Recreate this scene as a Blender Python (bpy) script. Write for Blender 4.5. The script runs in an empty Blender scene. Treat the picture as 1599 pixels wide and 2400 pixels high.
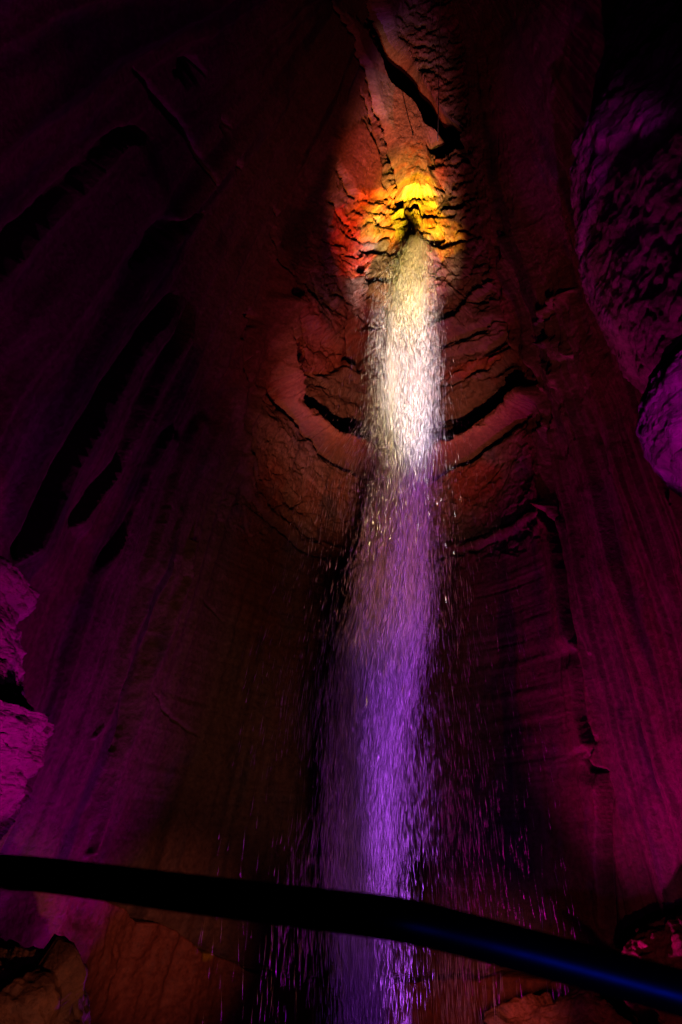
import bpy, bmesh, math
import numpy as np
from mathutils import Vector

rng = np.random.default_rng(7)
scene = bpy.context.scene
COL = scene.collection

# ------------------------------------------------------------------ camera
W, H = 1599.0, 2400.0                      # photograph
LENS, SENSOR = 28.0, 36.0
FPX = LENS / SENSOR * H
PITCH = math.radians(26.0)
CAM = np.array([0.0, 0.0, 1.5])
FWD = np.array([0, math.cos(PITCH), math.sin(PITCH)])
UP = np.array([0, -math.sin(PITCH), math.cos(PITCH)])
RIGHT = np.array([1.0, 0, 0])

cd = bpy.data.cameras.new('camera')
cd.sensor_fit = 'VERTICAL'; cd.sensor_height = SENSOR; cd.sensor_width = 24.0
cd.lens = LENS; cd.clip_start = 0.05; cd.clip_end = 500
cd.dof.use_dof = True; cd.dof.focus_distance = 23.0; cd.dof.aperture_fstop = 5.6
co = bpy.data.objects.new('camera', cd); COL.objects.link(co)
co.location = CAM; co.rotation_euler = (math.pi / 2 + PITCH, 0, 0)
scene.camera = co

def ray(x, y):
    d = FWD + RIGHT * ((x - W / 2) / FPX) + UP * ((H / 2 - y) / FPX)
    return d                                # depth along the view axis is 1

def at_y(x, y, Y):                          # a point of the photo at distance Y into the cave
    d = ray(x, y); return CAM + d * (Y / d[1])

# ------------------------------------------------------------------ helpers
def tag(o, label=None, cat=None, group=None, kind=None):
    if label: o['label'] = label
    if cat: o['category'] = cat
    if group: o['group'] = group
    if kind: o['kind'] = kind
    return o

def empty(name, loc):
    o = bpy.data.objects.new(name, None); o.location = loc; o.empty_display_size = .2
    COL.objects.link(o); return o

def mesh_np(name, verts, faces, mat, parent=None, smooth=True, color=None):
    """faces: (n,k) int array"""
    verts = np.asarray(verts, np.float32); faces = np.asarray(faces, np.int32)
    if parent is not None:
        verts = verts - np.array(parent.location, np.float32)
    me = bpy.data.meshes.new(name)
    n, k = faces.shape
    me.vertices.add(len(verts)); me.vertices.foreach_set('co', verts.ravel())
    me.loops.add(n * k); me.loops.foreach_set('vertex_index', faces.ravel())
    me.polygons.add(n)
    me.polygons.foreach_set('loop_start', np.arange(0, n * k, k, dtype=np.int32))
    me.polygons.foreach_set('loop_total', np.full(n, k, np.int32))
    me.polygons.foreach_set('use_smooth', np.full(n, smooth, bool))
    me.update(calc_edges=True)
    if color is not None:
        a = me.color_attributes.new('mineral', 'FLOAT_COLOR', 'POINT')
        c = np.ones((len(verts), 4), np.float32); c[:, :3] = color
        a.data.foreach_set('color', c.ravel())
    me.materials.append(mat)
    o = bpy.data.objects.new(name, me); COL.objects.link(o)
    if parent is not None: o.parent = parent
    return o

def _h(ix, iy, iz, seed):
    h = (ix.astype(np.uint32) * np.uint32(374761393) + iy.astype(np.uint32) * np.uint32(668265263)
         + iz.astype(np.uint32) * np.uint32(2147483647) + np.uint32(seed * 974634777 & 0xffffffff))
    h = (h ^ (h >> np.uint32(13))) * np.uint32(1274126177)
    h = (h ^ (h >> np.uint32(15))) * np.uint32(2246822519)
    return ((h ^ (h >> np.uint32(16))) & np.uint32(0xffffff)).astype(np.float32) / np.float32(0xffffff)

def vnoise(x, y, z, seed=0):
    """smooth value noise in -1..1"""
    x, y, z = np.broadcast_arrays(x, y, z)
    fx, fy, fz = np.floor(x), np.floor(y), np.floor(z)
    ix, iy, iz = fx.astype(np.int64), fy.astype(np.int64), fz.astype(np.int64)
    u, v, w = (x - fx).astype(np.float32), (y - fy).astype(np.float32), (z - fz).astype(np.float32)
    u = u * u * u * (u * (u * 6 - 15) + 10); v = v * v * v * (v * (v * 6 - 15) + 10); w = w * w * w * (w * (w * 6 - 15) + 10)
    r = 0
    for a in (0, 1):
        for b in (0, 1):
            for c in (0, 1):
                k = (u if a else 1 - u) * (v if b else 1 - v) * (w if c else 1 - w)
                r = r + k * _h(ix + a, iy + b, iz + c, seed)
    return r * 2 - 1

def fbm(x, y, z, octv=4, seed=0, gain=.5):
    s, a, f, t = 0, 1., 1., 0
    for i in range(octv):
        s = s + a * vnoise(x * f, y * f, z * f, seed + i * 17); t += a; a *= gain; f *= 2.03
    return s / t

def ridged(x, y, z, octv=4, seed=0):
    s, a, f, t = 0, 1., 1., 0
    for i in range(octv):
        s = s + a * (1 - np.abs(vnoise(x * f, y * f, z * f, seed + i * 31)) * 1.6); t += a; a *= .5; f *= 2.07
    return s / t

def cells(x, y, z, seed=0):
    """blocky cellular noise: (random value of the nearest cell, distance to it, edge gap)"""
    sh = x.shape
    fx, fy, fz = np.floor(x).astype(np.int64), np.floor(y).astype(np.int64), np.floor(z).astype(np.int64)
    d1 = np.full(sh, 9., np.float32); d2 = np.full(sh, 9., np.float32); val = np.zeros(sh, np.float32)
    for a in (-1, 0, 1):
        for b in (-1, 0, 1):
            for c in (-1, 0, 1):
                ix, iy, iz = fx + a, fy + b, fz + c
                dx = ix + _h(ix, iy, iz, seed) - x; dy = iy + _h(ix, iy, iz, seed + 5) - y; dz = iz + _h(ix, iy, iz, seed + 9) - z
                d = np.sqrt(dx * dx + dy * dy + dz * dz).astype(np.float32)
                v = _h(ix, iy, iz, seed + 13)
                # facets: each cell is a tilted plane
                v = v + .55 * (dx * (_h(ix, iy, iz, seed + 21) - .5) + dy * (_h(ix, iy, iz, seed + 22) - .5) + dz * (_h(ix, iy, iz, seed + 23) - .5))
                m = d < d1
                d2 = np.where(m, d1, np.minimum(d2, d)); val = np.where(m, v, val); d1 = np.where(m, d, d1)
    return val, d1, d2 - d1

def sstep(a, b, x):
    t = np.clip((x - a) / (b - a), 0, 1); return t * t * (3 - 2 * t)

# ------------------------------------------------------------------ the cave shell: radius over (bearing, height)
CY = 20.0
def cx(z): return 1.75 + .085 * (np.asarray(z) - 13.0)

ZK = np.array([-4, 0, 5, 11.2, 14.3, 15.3, 17.6, 19.4, 21.0, 21.9, 23.4, 27, 32, 36.])
TK = np.array([-180, -150, -120, -100, -82, -60, -30, 0, 30, 60, 80, 100, 120, 150, 180.])
RT = {
    0:    [5.6, 5.4, 5.1, 4.7, 4.3, 3.9, 3.2, 2.5, 1.3, .75, .8, 1.0, .9, .5],
    30:   [5.8, 5.6, 5.2, 4.7, 4.3, 3.9, 3.4, 2.8, 1.9, 1.4, 1.2, 1.2, 1.0, .6],
    -30:  [5.8, 5.6, 5.2, 4.7, 4.3, 3.9, 3.4, 2.8, 1.9, 1.4, 1.2, 1.2, 1.0, .6],
    60:   [6.8, 6.4, 5.5, 4.8, 4.3, 3.9, 3.6, 3.2, 2.7, 2.4, 2.1, 1.8, 1.5, .8],
    -60:  [6.9, 6.3, 5.4, 4.7, 4.2, 3.85, 3.6, 3.2, 2.7, 2.4, 2.1, 1.8, 1.5, .8],
    80:   [8.4, 7.6, 6.2, 5.2, 4.5, 4.1, 3.9, 3.6, 3.2, 3.0, 2.7, 2.3, 1.8, .9],
    -82:  [7.9, 6.9, 5.9, 5.1, 4.4, 4.1, 3.9, 3.6, 3.2, 3.0, 2.7, 2.3, 1.8, .9],
    100:  [9.2, 8.4, 7.2, 6.2, 5.5, 5.3, 4.9, 4.6, 4.3, 4.1, 3.8, 3.1, 2.4, 1.2],
    -100: [8.8, 8.0, 7.0, 6.2, 5.6, 5.4, 5.0, 4.7, 4.4, 4.2, 3.9, 3.2, 2.4, 1.2],
    120:  [10.6, 10., 9.0, 8.1, 7.4, 7.2, 6.6, 6.2, 5.8, 5.6, 5.2, 4.3, 3.3, 1.6],
    -120: [11., 10.2, 9.2, 8.3, 7.6, 7.4, 6.8, 6.4, 6.0, 5.8, 5.3, 4.4, 3.3, 1.6],
    150:  [17.5, 17., 15.8, 14.6, 13.8, 13.4, 12.6, 11.8, 10.8, 10.2, 9.4, 7.6, 5.0, 2.4],
    -150: [19., 18.5, 17.2, 15.8, 14.8, 14.4, 13.4, 12.4, 11.4, 10.8, 10., 8.0, 5.2, 2.4],
    180:  [25., 24.5, 23., 21., 19., 18., 16., 14.5, 13., 12., 10.6, 8.4, 5.4, 2.4],
    -180: [25., 24.5, 23., 21., 19., 18., 16., 14.5, 13., 12., 10.6, 8.4, 5.4, 2.4],
}
LT = np.arange(-180, 180.01, .5); LZ = np.arange(-4, 36.01, .1)
_zt = np.array([np.interp(LZ, ZK, RT[int(t)]) for t in TK])
LUT = np.array([np.interp(LT, TK, _zt[:, j]) for j in range(len(LZ))]).T
def _blur(a, s, ax):
    r = int(3 * s); k = np.exp(-.5 * (np.arange(-r, r + 1) / s) ** 2); k /= k.sum()
    p = [(0, 0), (0, 0)]; p[ax] = (r, r)
    a = np.pad(a, p, mode='edge')
    return np.apply_along_axis(lambda v: np.convolve(v, k, 'valid'), ax, a)
LUT = _blur(_blur(LUT, 9, 0), 4, 1)

def rbase(t, z):
    """t in degrees"""
    ft = np.clip((np.asarray(t) + 180) / .5, 0, len(LT) - 1.001); fz = np.clip((np.asarray(z) + 4) / .1, 0, len(LZ) - 1.001)
    i, j = ft.astype(int), fz.astype(int); a, b = ft - i, fz - j
    return (LUT[i, j] * (1 - a) + LUT[i + 1, j] * a) * (1 - b) + (LUT[i, j + 1] * (1 - a) + LUT[i + 1, j + 1] * a) * b

_T = np.concatenate([np.arange(5, 50, .01)])
def on_wall(x, y):
    """bearing (deg) and height where the sight line of a photo point meets the smooth cave wall"""
    d = ray(x, y); d = d / np.linalg.norm(d)
    p = CAM[None] + _T[:, None] * d[None]
    dx, dy = p[:, 0] - cx(p[:, 2]), p[:, 1] - CY
    t = np.degrees(np.arctan2(dx, dy)); r = np.hypot(dx, dy)
    out = r > rbase(t, p[:, 2])
    near = _T < 12
    out &= ~(near & (np.abs(t) > 170))
    k = np.argmax(out) if out.any() else len(_T) - 1
    return t[k], p[k, 2]

TH = np.concatenate([np.arange(-179, -150, .8), np.arange(-150, -124, .13), np.arange(-124, -100, .12), np.arange(-100, 100, .25),
                     np.arange(100, 124, .12), np.arange(124, 140, .16), np.arange(140, 179.1, .8)])
ZZ = np.concatenate([np.arange(-4, -2.2, .12), np.arange(-2.2, 22, .034), np.arange(22, 36.01, .075)])
T2, Z2 = np.meshgrid(TH, ZZ)               # rows: height
R2 = rbase(T2, Z2).astype(np.float32)
TR = np.radians(T2)
X2 = (R2 * np.sin(TR)).astype(np.float32); Y2 = (R2 * np.cos(TR)).astype(np.float32)   # around the shaft axis
Z2 = Z2.astype(np.float32)
DR = np.zeros_like(R2)                     # relief, + = deeper into the rock
# a gentle warp so that nothing traced runs ruler-straight
WT = fbm(X2 * 1.1, Y2 * 1.1, Z2 * 1.1, 4, 3) * .16
WZ = fbm(X2 * 1.1, Y2 * 1.1, Z2 * 1.1, 4, 91) * .16

def _window(tz, margin):
    t0, t1 = tz[:, 0].min(), tz[:, 0].max(); z0, z1 = tz[:, 1].min() - margin, tz[:, 1].max() + margin
    rm = max(float(rbase(tz[:, 0], tz[:, 1]).mean()), .5); dt = math.degrees(margin / rm)
    c0, c1 = np.searchsorted(TH, [t0 - dt, t1 + dt]); r0, r1 = np.searchsorted(ZZ, [z0, z1])
    return slice(max(r0, 0), r1 + 1), slice(max(c0, 0), c1 + 1), rm

def _segdist(a, z, P):
    d = np.full(a.shape, 99., np.float32); along = np.zeros(a.shape, np.float32); sd = np.zeros(a.shape, np.float32)
    n = len(P) - 1
    for i in range(n):
        p, q = P[i], P[i + 1]; e = q - p; L = (e * e).sum() + 1e-9
        u = np.clip(((a - p[0]) * e[0] + (z - p[1]) * e[1]) / L, 0, 1)
        dd = np.hypot(a - p[0] - u * e[0], z - p[1] - u * e[1])
        m = dd < d; d = np.where(m, dd, d); along = np.where(m, (i + u) / n, along)
        sd = np.where(m, e[0] * (z - p[1]) - e[1] * (a - p[0]), sd)
    _segdist.side = sd
    return d, along

def wall_pts(pts): return np.array([on_wall(*p) for p in pts])

def line(pts, w, depth, taper=True, warp=1.0, sharp=2.0):
    """a groove (depth > 0) or rib (depth < 0) along a line traced on the wall; w in metres"""
    tz = wall_pts(pts)
    rs, cs, rm = _window(tz, w * 3.5 + .3)
    P = tz.copy(); P[:, 0] = np.radians(P[:, 0]) * rm
    a = TR[rs, cs] * rm + WT[rs, cs] * warp; z = Z2[rs, cs] + WZ[rs, cs] * warp
    d, s = _segdist(a, z, P)
    ww = w * (np.clip(np.minimum(s, 1 - s) * 4, .25, 1) if taper else 1)
    k = np.exp(-(d / ww) ** sharp)
    DR[rs, cs] += depth * k
    return rs, cs, k

def flake(pts, width, lift, warp=.4, out=-1, gap=.8):
    """a sheet of rock that ends in a sharp edge along the traced line: the side to the left of the line stands out"""
    tz = wall_pts(pts); rs, cs, rm = _window(tz, width * 1.2 + .3)
    P = tz.copy(); P[:, 0] = np.radians(P[:, 0]) * rm
    a = TR[rs, cs] * rm + WT[rs, cs] * warp; z = Z2[rs, cs] + WZ[rs, cs] * warp
    d, s = _segdist(a, z, P)
    side = _segdist.side * -out
    ends = sstep(0, .12, s) * sstep(0, .12, 1 - s)
    k = np.where(side < 0, np.exp(-(d / width) ** 1.5), sstep(.05, 0, d)) * ends
    DR[rs, cs] -= lift * k
    g_ = np.where(side > 0, np.exp(-(d / .16) ** 2), 0) * ends
    DR[rs, cs] += lift * gap * g_

def poly(pts, soft=.08, warp=1.0):
    """mask 0..1 of an outline traced on the wall"""
    tz = wall_pts(pts)
    rs, cs, rm = _window(tz, soft * 3 + .3)
    P = tz.copy(); P[:, 0] = np.radians(P[:, 0]) * rm
    a = TR[rs, cs] * rm + WT[rs, cs] * warp; z = Z2[rs, cs] + WZ[rs, cs] * warp
    ins = np.zeros(a.shape, bool)
    n = len(P)
    for i in range(n):
        p, q = P[i], P[(i + 1) % n]
        c = ((p[1] > z) != (q[1] > z)) & (a < (q[0] - p[0]) * (z - p[1]) / (q[1] - p[1] + 1e-12) + p[0])
        ins ^= c
    d, _ = _segdist(a, z, np.vstack([P, P[:1]]))
    return rs, cs, sstep(-soft, soft, np.where(ins, d, -d))

def zm2(p): return [(600 + x / 2.24, y / 2.24) for x, y in p]            # tracing frames of the photo
def zm3(p): return [(600 + x / 2.24, 500 + y / 2.24) for x, y in p]
def zm4(p): return [(500 + x / 1.96, 1000 + y / 1.96) for x, y in p]
def zm5(p): return [(x / 2.24, 1200 + y / 2.24) for x, y in p]
def zm7(p): return [(1000 + x / 2.354, 1000 + y / 2.354) for x, y in p]
def zmL(p): return [(x / 1.96, 700 + y / 1.96) for x, y in p]
def zmT(p): return [(x / 1.96, y / 1.96) for x, y in p]
def zmB(p): return [(x / 1.96, 1900 + y / 1.96) for x, y in p]
def zmR(p): return [(1100 + x / 3.142, 600 + y / 3.142) for x, y in p]

# --- regions
left = sstep(-70, -95, T2) ; right = sstep(58, 82, T2)
mid = np.clip(1 - left - right, 0, 1)
chim = sstep(14.5, 15.3, Z2 + WZ) * mid                     # the chimney above the round ledge
band = sstep(10.9, 11.5, Z2 + WZ) * (1 - sstep(14.5, 15.0, Z2 + WZ)) * mid
low = (1 - sstep(10.6, 11.4, Z2)) * mid
spout = np.exp(-((T2 / 85) ** 2)) * sstep(18.5, 20.5, Z2) * (1 - sstep(25, 27.5, Z2))

# --- broad relief everywhere
DR += .22 * fbm(X2 * .35, Y2 * .35, Z2 * .22, 4, 11) * (.5 + .5 * (left + right))
DR += .035 * fbm(X2 * 2.2, Y2 * 2.2, Z2 * 1.6, 5, 23) * (.45 + .9 * right + 1.3 * chim + 1.0 * band + .3 * left)
# flutes that run down the side walls
fl = TR * 7.5 + .25 * fbm(X2 * .3, Y2 * .3, Z2 * .12, 3, 41)
DR += left * .30 * (np.abs(vnoise(fl * 1.6, Z2 * .05, Z2 * 0, 5)) - .35)
DR += left * .06 * vnoise(fl * 5.1, Z2 * .09, Z2 * 0, 6)
DR += left * sstep(9, 14, Z2) * (.12 * vnoise(fl * 3.1, Z2 * .07, Z2 * 0 + 4, 17) + .05 * ridged(X2 * .9, Y2 * .9, Z2 * .5, 5, 78))
DR += left * .015 * vnoise(fl * 17, Z2 * .2, Z2 * 0, 7)
DR += right * (.16 * vnoise(fl * 2.7, Z2 * .10, Z2 * 0, 8) + .07 * vnoise(fl * 8, Z2 * .18, Z2 * 0, 9) + .03 * vnoise(fl * 22, Z2 * .3, Z2 * 0, 10))
DR += right * sstep(11, 15, Z2) * .10 * ridged(X2 * 1.3, Y2 * 1.3, Z2 * .7, 5, 77)
# lower alcove: thin bedding lines and fine vertical fluting
DR += low * (.025 * vnoise(X2 * .3, Y2 * .3, (Z2 + .12 * WZ * 4) * 4.5, 12) + .012 * vnoise(X2 * .5, Y2 * .5, Z2 * 13, 13))
DR += low * .03 * vnoise(TR * 26, Z2 * .25, Z2 * 0, 14)
# chimney: strong bedding steps, blocky
bz = Z2 + .35 * fbm(X2 * .5, Y2 * .5, Z2 * .3, 3, 51)
st = vnoise(X2 * .22, Y2 * .22, bz * 1.5, 15); st2 = vnoise(X2 * .4, Y2 * .4, bz * 4.3, 16)
DR += chim * (1 - sstep(19.3, 21, Z2)) * (.20 * np.tanh(st * 3.0) + .10 * np.tanh(st2 * 3))
m = (chim + band + spout) > .02
rr, cc = np.nonzero(m); r0, r1, c0, c1 = rr.min(), rr.max() + 1, cc.min(), cc.max() + 1
sub = (slice(r0, r1), slice(c0, c1))
xs, ys, zs = X2[sub], Y2[sub], Z2[sub]
wx = .25 * fbm(xs * 1.5, ys * 1.5, zs * 1.5, 3, 61)
v1, _, e1 = cells(xs * 1.1 + wx, ys * 1.1 + wx, zs * 1.5 - wx, 3)
v2, _, e2 = cells(xs * 2.6 + wx * 2, ys * 2.6, zs * 3.6 + wx, 4)
amp = (chim * .6 + band * .35 + spout * .5)[sub]
DR[sub] += amp * (.24 * (v1 - .5) + .16 * (v2 - .5) + .05 * np.exp(-(e1 / .05) ** 2) + .04 * np.exp(-(e2 / .06) ** 2))
DR += (chim + band * .7) * .055 * ridged(X2 * 3.4 + Y2, Y2 * 3.4, Z2 * 4.5, 4, 73)
DR += spout * .07 * ridged(X2 * 2.2, Y2 * 2.2, Z2 * 2.2, 4, 71) + spout * .03 * fbm(X2 * 8, Y2 * 8, Z2 * 8, 3, 72)

# --- traced features: the two round ledges, ribs, cracks, flutes
LEDGE = zm3([(128, 480), (120, 680), (150, 850), (230, 1000), (330, 1120), (470, 1230), (600, 1290), (740, 1312), (880, 1300), (1000, 1250), (1130, 1170), (1250, 1080), (1430, 950)])
DR += .40 * np.exp(-((Z2 + WZ - 17.2) / 1.5) ** 2) * mid * sstep(-95, -70, T2) * (1 - sstep(70, 95, T2))
k_ledge = line(LEDGE, .27, -.70, taper=False, warp=.6, sharp=3)
line([(x, y - 30) for x, y in LEDGE[1:]], .17, .8, warp=.6)
line([(x + 4, y + 30) for x, y in zm3([(740, 1312), (880, 1300), (1000, 1250), (1130, 1170), (1250, 1080), (1400, 980)])], .17, .7, warp=.8)
line(zm3([(200, 900), (300, 1040), (420, 1160), (540, 1235), (640, 1265)]), .05, -.10, warp=.5)
LEDGE2 = zm4([(150, 150), (180, 300), (270, 420), (400, 520), (540, 575), (700, 585), (1000, 570), (1150, 545), (1300, 485), (1500, 380)])
k_l2 = line(LEDGE2, .16, -.14, taper=False, sharp=3)
line([(x, y + 16) for x, y in LEDGE2[1:-1]], .09, .13)
line(zm4([(330, 380), (410, 340), (440, 110)]), .04, .12)
line(zm4([(270, 120), (260, 230)]), .05, .10)
# right rib of the chimney and the dark crack beside it
line(zm3([(1330, 130), (1330, 230), (1320, 450), (1340, 650), (1430, 820), (1490, 950)]), .22, -.30, warp=.8)
line(zm3([(1285, 300), (1280, 480), (1310, 650), (1350, 740)]), .12, .25)
line(zm3([(1350, 720), (1440, 850), (1500, 1000), (1525, 1140)]), .13, .5)
line([(x - 10, y + 30) for x, y in LEDGE[2:8]], .13, .45, warp=.6)
# left rib, hollow inside it
line(zm3([(140, 60), (140, 300), (128, 480)]), .16, -.18)
line(zm3([(170, 560), (185, 700), (240, 850), (330, 980), (450, 1090)]), .22, .7)
line(zmL([(1130, 180), (1110, 350), (1120, 520), (1140, 700), (1180, 820)]), .16, -.16)
line(zmL([(1180, 250), (1150, 340), (1160, 430)]), .12, .3)
# ledges inside the chimney on the right
for pts, w, dpt in (
    ([(905, 655), (1050, 600), (1100, 540), (1150, 460), (1250, 370)], .20, -.28),
    ([(920, 715), (1090, 640), (1280, 560)], .13, .26),
    ([(940, 900), (1090, 840), (1270, 745)], .12, .26),
    ([(930, 960), (1100, 900), (1300, 800)], .12, -.15),
    ([(960, 1040), (1130, 970), (1330, 860)], .14, .30),
    ([(1000, 1120), (1150, 1060), (1330, 940)], .14, .25),
    ([(640, 840), (760, 860), (900, 860)], .10, -.16),
    ([(520, 420), (560, 330), (600, 250)], .10, -.22),
    ([(550, 300), (640, 320), (760, 310)], .12, .5),
    ([(500, 520), (540, 680), (560, 800)], .24, .8),
    ([(300, 800), (420, 820), (520, 700)], .12, .25)):
    line(zm3(pts), w, dpt)
# flutes and cracks of the left wall: overlapping drapes with deep gaps between them
flake(zmT([(720, 640), (600, 655), (500, 720), (400, 830), (280, 960), (170, 1080), (0, 1240), (-200, 1400)]), 1.3, .28, out=1, gap=1.0)
line(zmT([(960, 985), (880, 1030), (770, 1050), (690, 1110), (600, 1220)]), .14, .3)
flake(zmL([(860, -30), (700, 150), (540, 400), (400, 610), (300, 760), (240, 900), (150, 1100), (40, 1230)]), .9, .32, out=1, gap=1.2)
flake(zmL([(890, 20), (740, 250), (620, 480), (520, 760), (400, 960), (330, 1080)]), .5, .2, out=1, gap=1.0)
flake(zmL([(760, 560), (700, 680), (640, 830), (560, 1050), (440, 1300)]), .7, .18, out=1, gap=.6)
flake(zmL([(960, 500), (900, 640), (820, 860), (740, 1080), (660, 1330)]), .7, .15, out=1, gap=.5)
for pts, w, dpt in (
    (zmT([(640, 340), (760, 470), (870, 620), (960, 780), (1010, 890)]), .09, .45),
    (zmT([(820, 345), (910, 340), (960, 345)]), .16, .7),
    (zmT([(1080, 740), (1130, 790)]), .15, .5), (zmT([(1020, 580), (1060, 590)]), .12, .4),
    (zmT([(1230, 930), (1290, 1000), (1300, 1150), (1310, 1350)]), .09, .35),
    (zmL([(1130, 60), (1190, 80), (1160, 130)]), .12, .4), (zmL([(1060, 60), (1050, 90)]), .1, .3),
    (zm5([(960, 0), (840, 280), (740, 540), (600, 900), (480, 1180)]), .10, -.10),
    (zm5([(1000, 150), (840, 650), (720, 930), (600, 1280), (500, 1600), (430, 1790)]), .20, -.26),
    (zm5([(900, 260), (790, 620), (690, 850), (560, 1250)]), .12, .16),
    (zm5([(780, 930), (870, 1050), (960, 1130), (1080, 1200)]), .04, .06),
    (zm5([(1060, 440), (1120, 520), (1180, 590)]), .035, .04),
    (zm5([(960, 1540), (1020, 1620), (1090, 1700)]), .035, .04)):
    line(pts, w, dpt)
# cracks of the right wall
CR = zm7([(640, 455), (710, 580), (760, 780), (810, 1050), (850, 1250)])
flake(CR, .9, .26, .3)
flake(zm7([(640, -10), (650, 60), (660, 200), (700, 400), (720, 560)]), .6, .25)
flake(zm7([(845, 1240), (860, 1600), (880, 1690), (915, 1770)]), .6, .2)
flake(zm7([(985, 1890), (990, 2150), (1000, 2400), (1010, 2600), (1025, 2840)]), .6, .25)
line([(x + 5, y) for x, y in CR], .07, .6, warp=.3)
line(zm7([(640, -10), (650, 60), (660, 200), (700, 400), (740, 600)]), .06, .2, warp=.5)
line(zm7([(845, 1240), (860, 1600), (880, 1690), (915, 1770), (890, 1830), (920, 1880), (990, 1900), (990, 2150), (1000, 2400), (1010, 2600), (1025, 2840)]), .05, .22, warp=.35, taper=False)
line([(x + 26, y) for x, y in CR], .16, -.10, warp=.3)
line(zm7([(690, 250), (750, 600), (840, 1050), (900, 1400), (930, 1700)]), .12, -.14, warp=.5)
line(zm7([(640, 430), (690, 450)]), .16, -.35)
for a in ([(830, 1010), (900, 1240), (1010, 1590)], [(1330, 1330), (1420, 1580), (1500, 1830)], [(650, 880), (740, 1160), (800, 1350)], [(600, 980), (680, 1250), (720, 1500)]):
    line(zmR(a), .05, .14, warp=.5)
for a in ([(500, 500), (640, 330), (720, 260)], [(480, 640), (620, 640), (760, 740)], [(560, 780), (640, 880), (660, 960)]):
    line(zmR(a), .18, -.22)
line(zmR([(460, 640), (560, 470), (660, 320)]), .1, .2)

# --- the cleft above the spout
chasm = zm2([(600, -60), (690, 0), (740, 150), (810, 290), (880, 420), (970, 560), (1065, 690), (1045, 765), (965, 800), (905, 772), (950, 690), (850, 590), (770, 470), (690, 330), (640, 200), (580, 60)])
ch = poly(chasm, .10); DR[ch[0], ch[1]] += 2.2 * ch[2]
SLAB = zm2([(470, 60), (560, 130), (640, 330), (720, 470), (830, 560), (890, 650), (940, 690), (905, 770), (915, 860), (940, 950), (930, 1000), (850, 1010), (760, 1000), (735, 900), (705, 760), (660, 640), (600, 480), (560, 340)])
sl = poly(SLAB, .07)
SLAB2 = zm2([(400, 720), (460, 675), (560, 640), (620, 760), (655, 880), (665, 990), (560, 1035), (510, 1000), (455, 900), (405, 800)])
sl2 = poly(SLAB2, .12)
# slabs: flatter skin, standing proud
for (rs, cs, k), q in ((sl, .25), (sl2, .15)):
    DR[rs, cs] = DR[rs, cs] * (1 - .75 * k) - q * k
CRACK = zm2([(380, -80), (410, 0), (500, 180), (560, 330), (600, 500), (650, 640), (700, 760), (735, 900), (745, 1000), (790, 1100), (825, 1180), (832, 1255)])
line(CRACK, .07, .55, taper=False, warp=.5)
line(zm2([(540, 470), (600, 600), (640, 760), (655, 870)]), .07, .3)
line(zm2([(560, 60), (640, 240), (700, 340), (800, 440)]), .1, .25)
for p in ([(620, 1150), (660, 1165)], [(880, 1255), (940, 1250), (990, 1210)], [(1000, 1260), (1090, 1250)], [(560, 1300), (640, 1300), (740, 1310)], [(930, 820), (1000, 800)], [(580, 1330), (560, 1420), (640, 1400)]):
    line(zm2(p), .10, .45)
for p in ([(1040, 700), (1080, 800), (1110, 880)], [(960, 950), (985, 1000)], [(400, 1040), (470, 1130), (540, 1240)], [(420, 880), (480, 980), (530, 1060)], [(1230, 1230), (1290, 1330), (1310, 1400)]):
    line(zm2(p), .07, .25)

# --- the lower shelf of rock at the foot of the wall
SHELF = [(60, 2080), (180, 2105), (250, 2124), (286, 2155), (332, 2158), (367, 2175), (403, 2196), (434, 2226), (469, 2226), (500, 2238), (530, 2250), (556, 2268), (627, 2278), (704, 2294), (806, 2304), (900, 2298), (990, 2291), (1087, 2283), (1138, 2291), (1178, 2278), (1300, 2290), (1420, 2300)]
sz = wall_pts(SHELF); o_ = np.argsort(sz[:, 0]); zshelf = np.interp(TH, sz[o_, 0], sz[o_, 1])[None, :] + WZ * .35
shelf = 1 - sstep(-.07, .07, Z2 - zshelf)
inshelf = sstep(sz[:, 0].min() - 6, sz[:, 0].min(), T2) * (1 - sstep(sz[:, 0].max(), sz[:, 0].max() + 6, T2))
shelf = shelf * inshelf
DR += shelf * (-.62 + .30 * fbm(X2 * .8, Y2 * .8, Z2 * .8, 4, 81) + .05 * vnoise(TR * 30, Z2 * .6, Z2 * 0, 82))
DR += np.exp(-((Z2 - zshelf - .05) / .07) ** 2) * .10 * inshelf

# ------------------------------------------------------------------ mineral colours of the rock (stains, plus some painted light and shade)
def lerp(c, col, k): return c * (1 - k[..., None]) + np.array(col, np.float32) * k[..., None]
TAN, RUST, GREY, DARK, PALE, OCHRE = (.25, .16, .105), (.27, .085, .045), (.16, .145, .14), (.05, .04, .04), (.42, .33, .27), (.50, .34, .05)
n1 = fbm(X2 * .5, Y2 * .5, Z2 * .3, 4, 101); n2 = fbm(X2 * 1.8, Y2 * 1.8, Z2 * 1.2, 4, 102)
strk = vnoise(TR * 11, Z2 * .10, Z2 * 0, 103) * .6 + vnoise(TR * 31, Z2 * .16, Z2 * 0, 104) * .4
C = np.empty(R2.shape + (3,), np.float32); C[:] = TAN
sidew = np.clip(left + right, 0, 1)
flow = fbm(TR * 5 + .4 * n2, Z2 * .11, Z2 * 0 + 2, 5, 131)
C = lerp(C, RUST, sstep(-.15, .45, n1 * (1 - .75 * sidew) + flow * .9 * sidew + .12 * n2) * (1 - .45 * sidew))
C = lerp(C, GREY, sstep(.1, .6, n2 * (1 - .6 * sidew) + .5 * sidew * strk) * .7)
C = lerp(C, DARK, sstep(.15, .65, strk + .25 * n2) * .65 * (.35 + .65 * (1 - chim)))
C = lerp(C, PALE, sstep(.25, .7, -n1 + .3 * n2) * .35)
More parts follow.
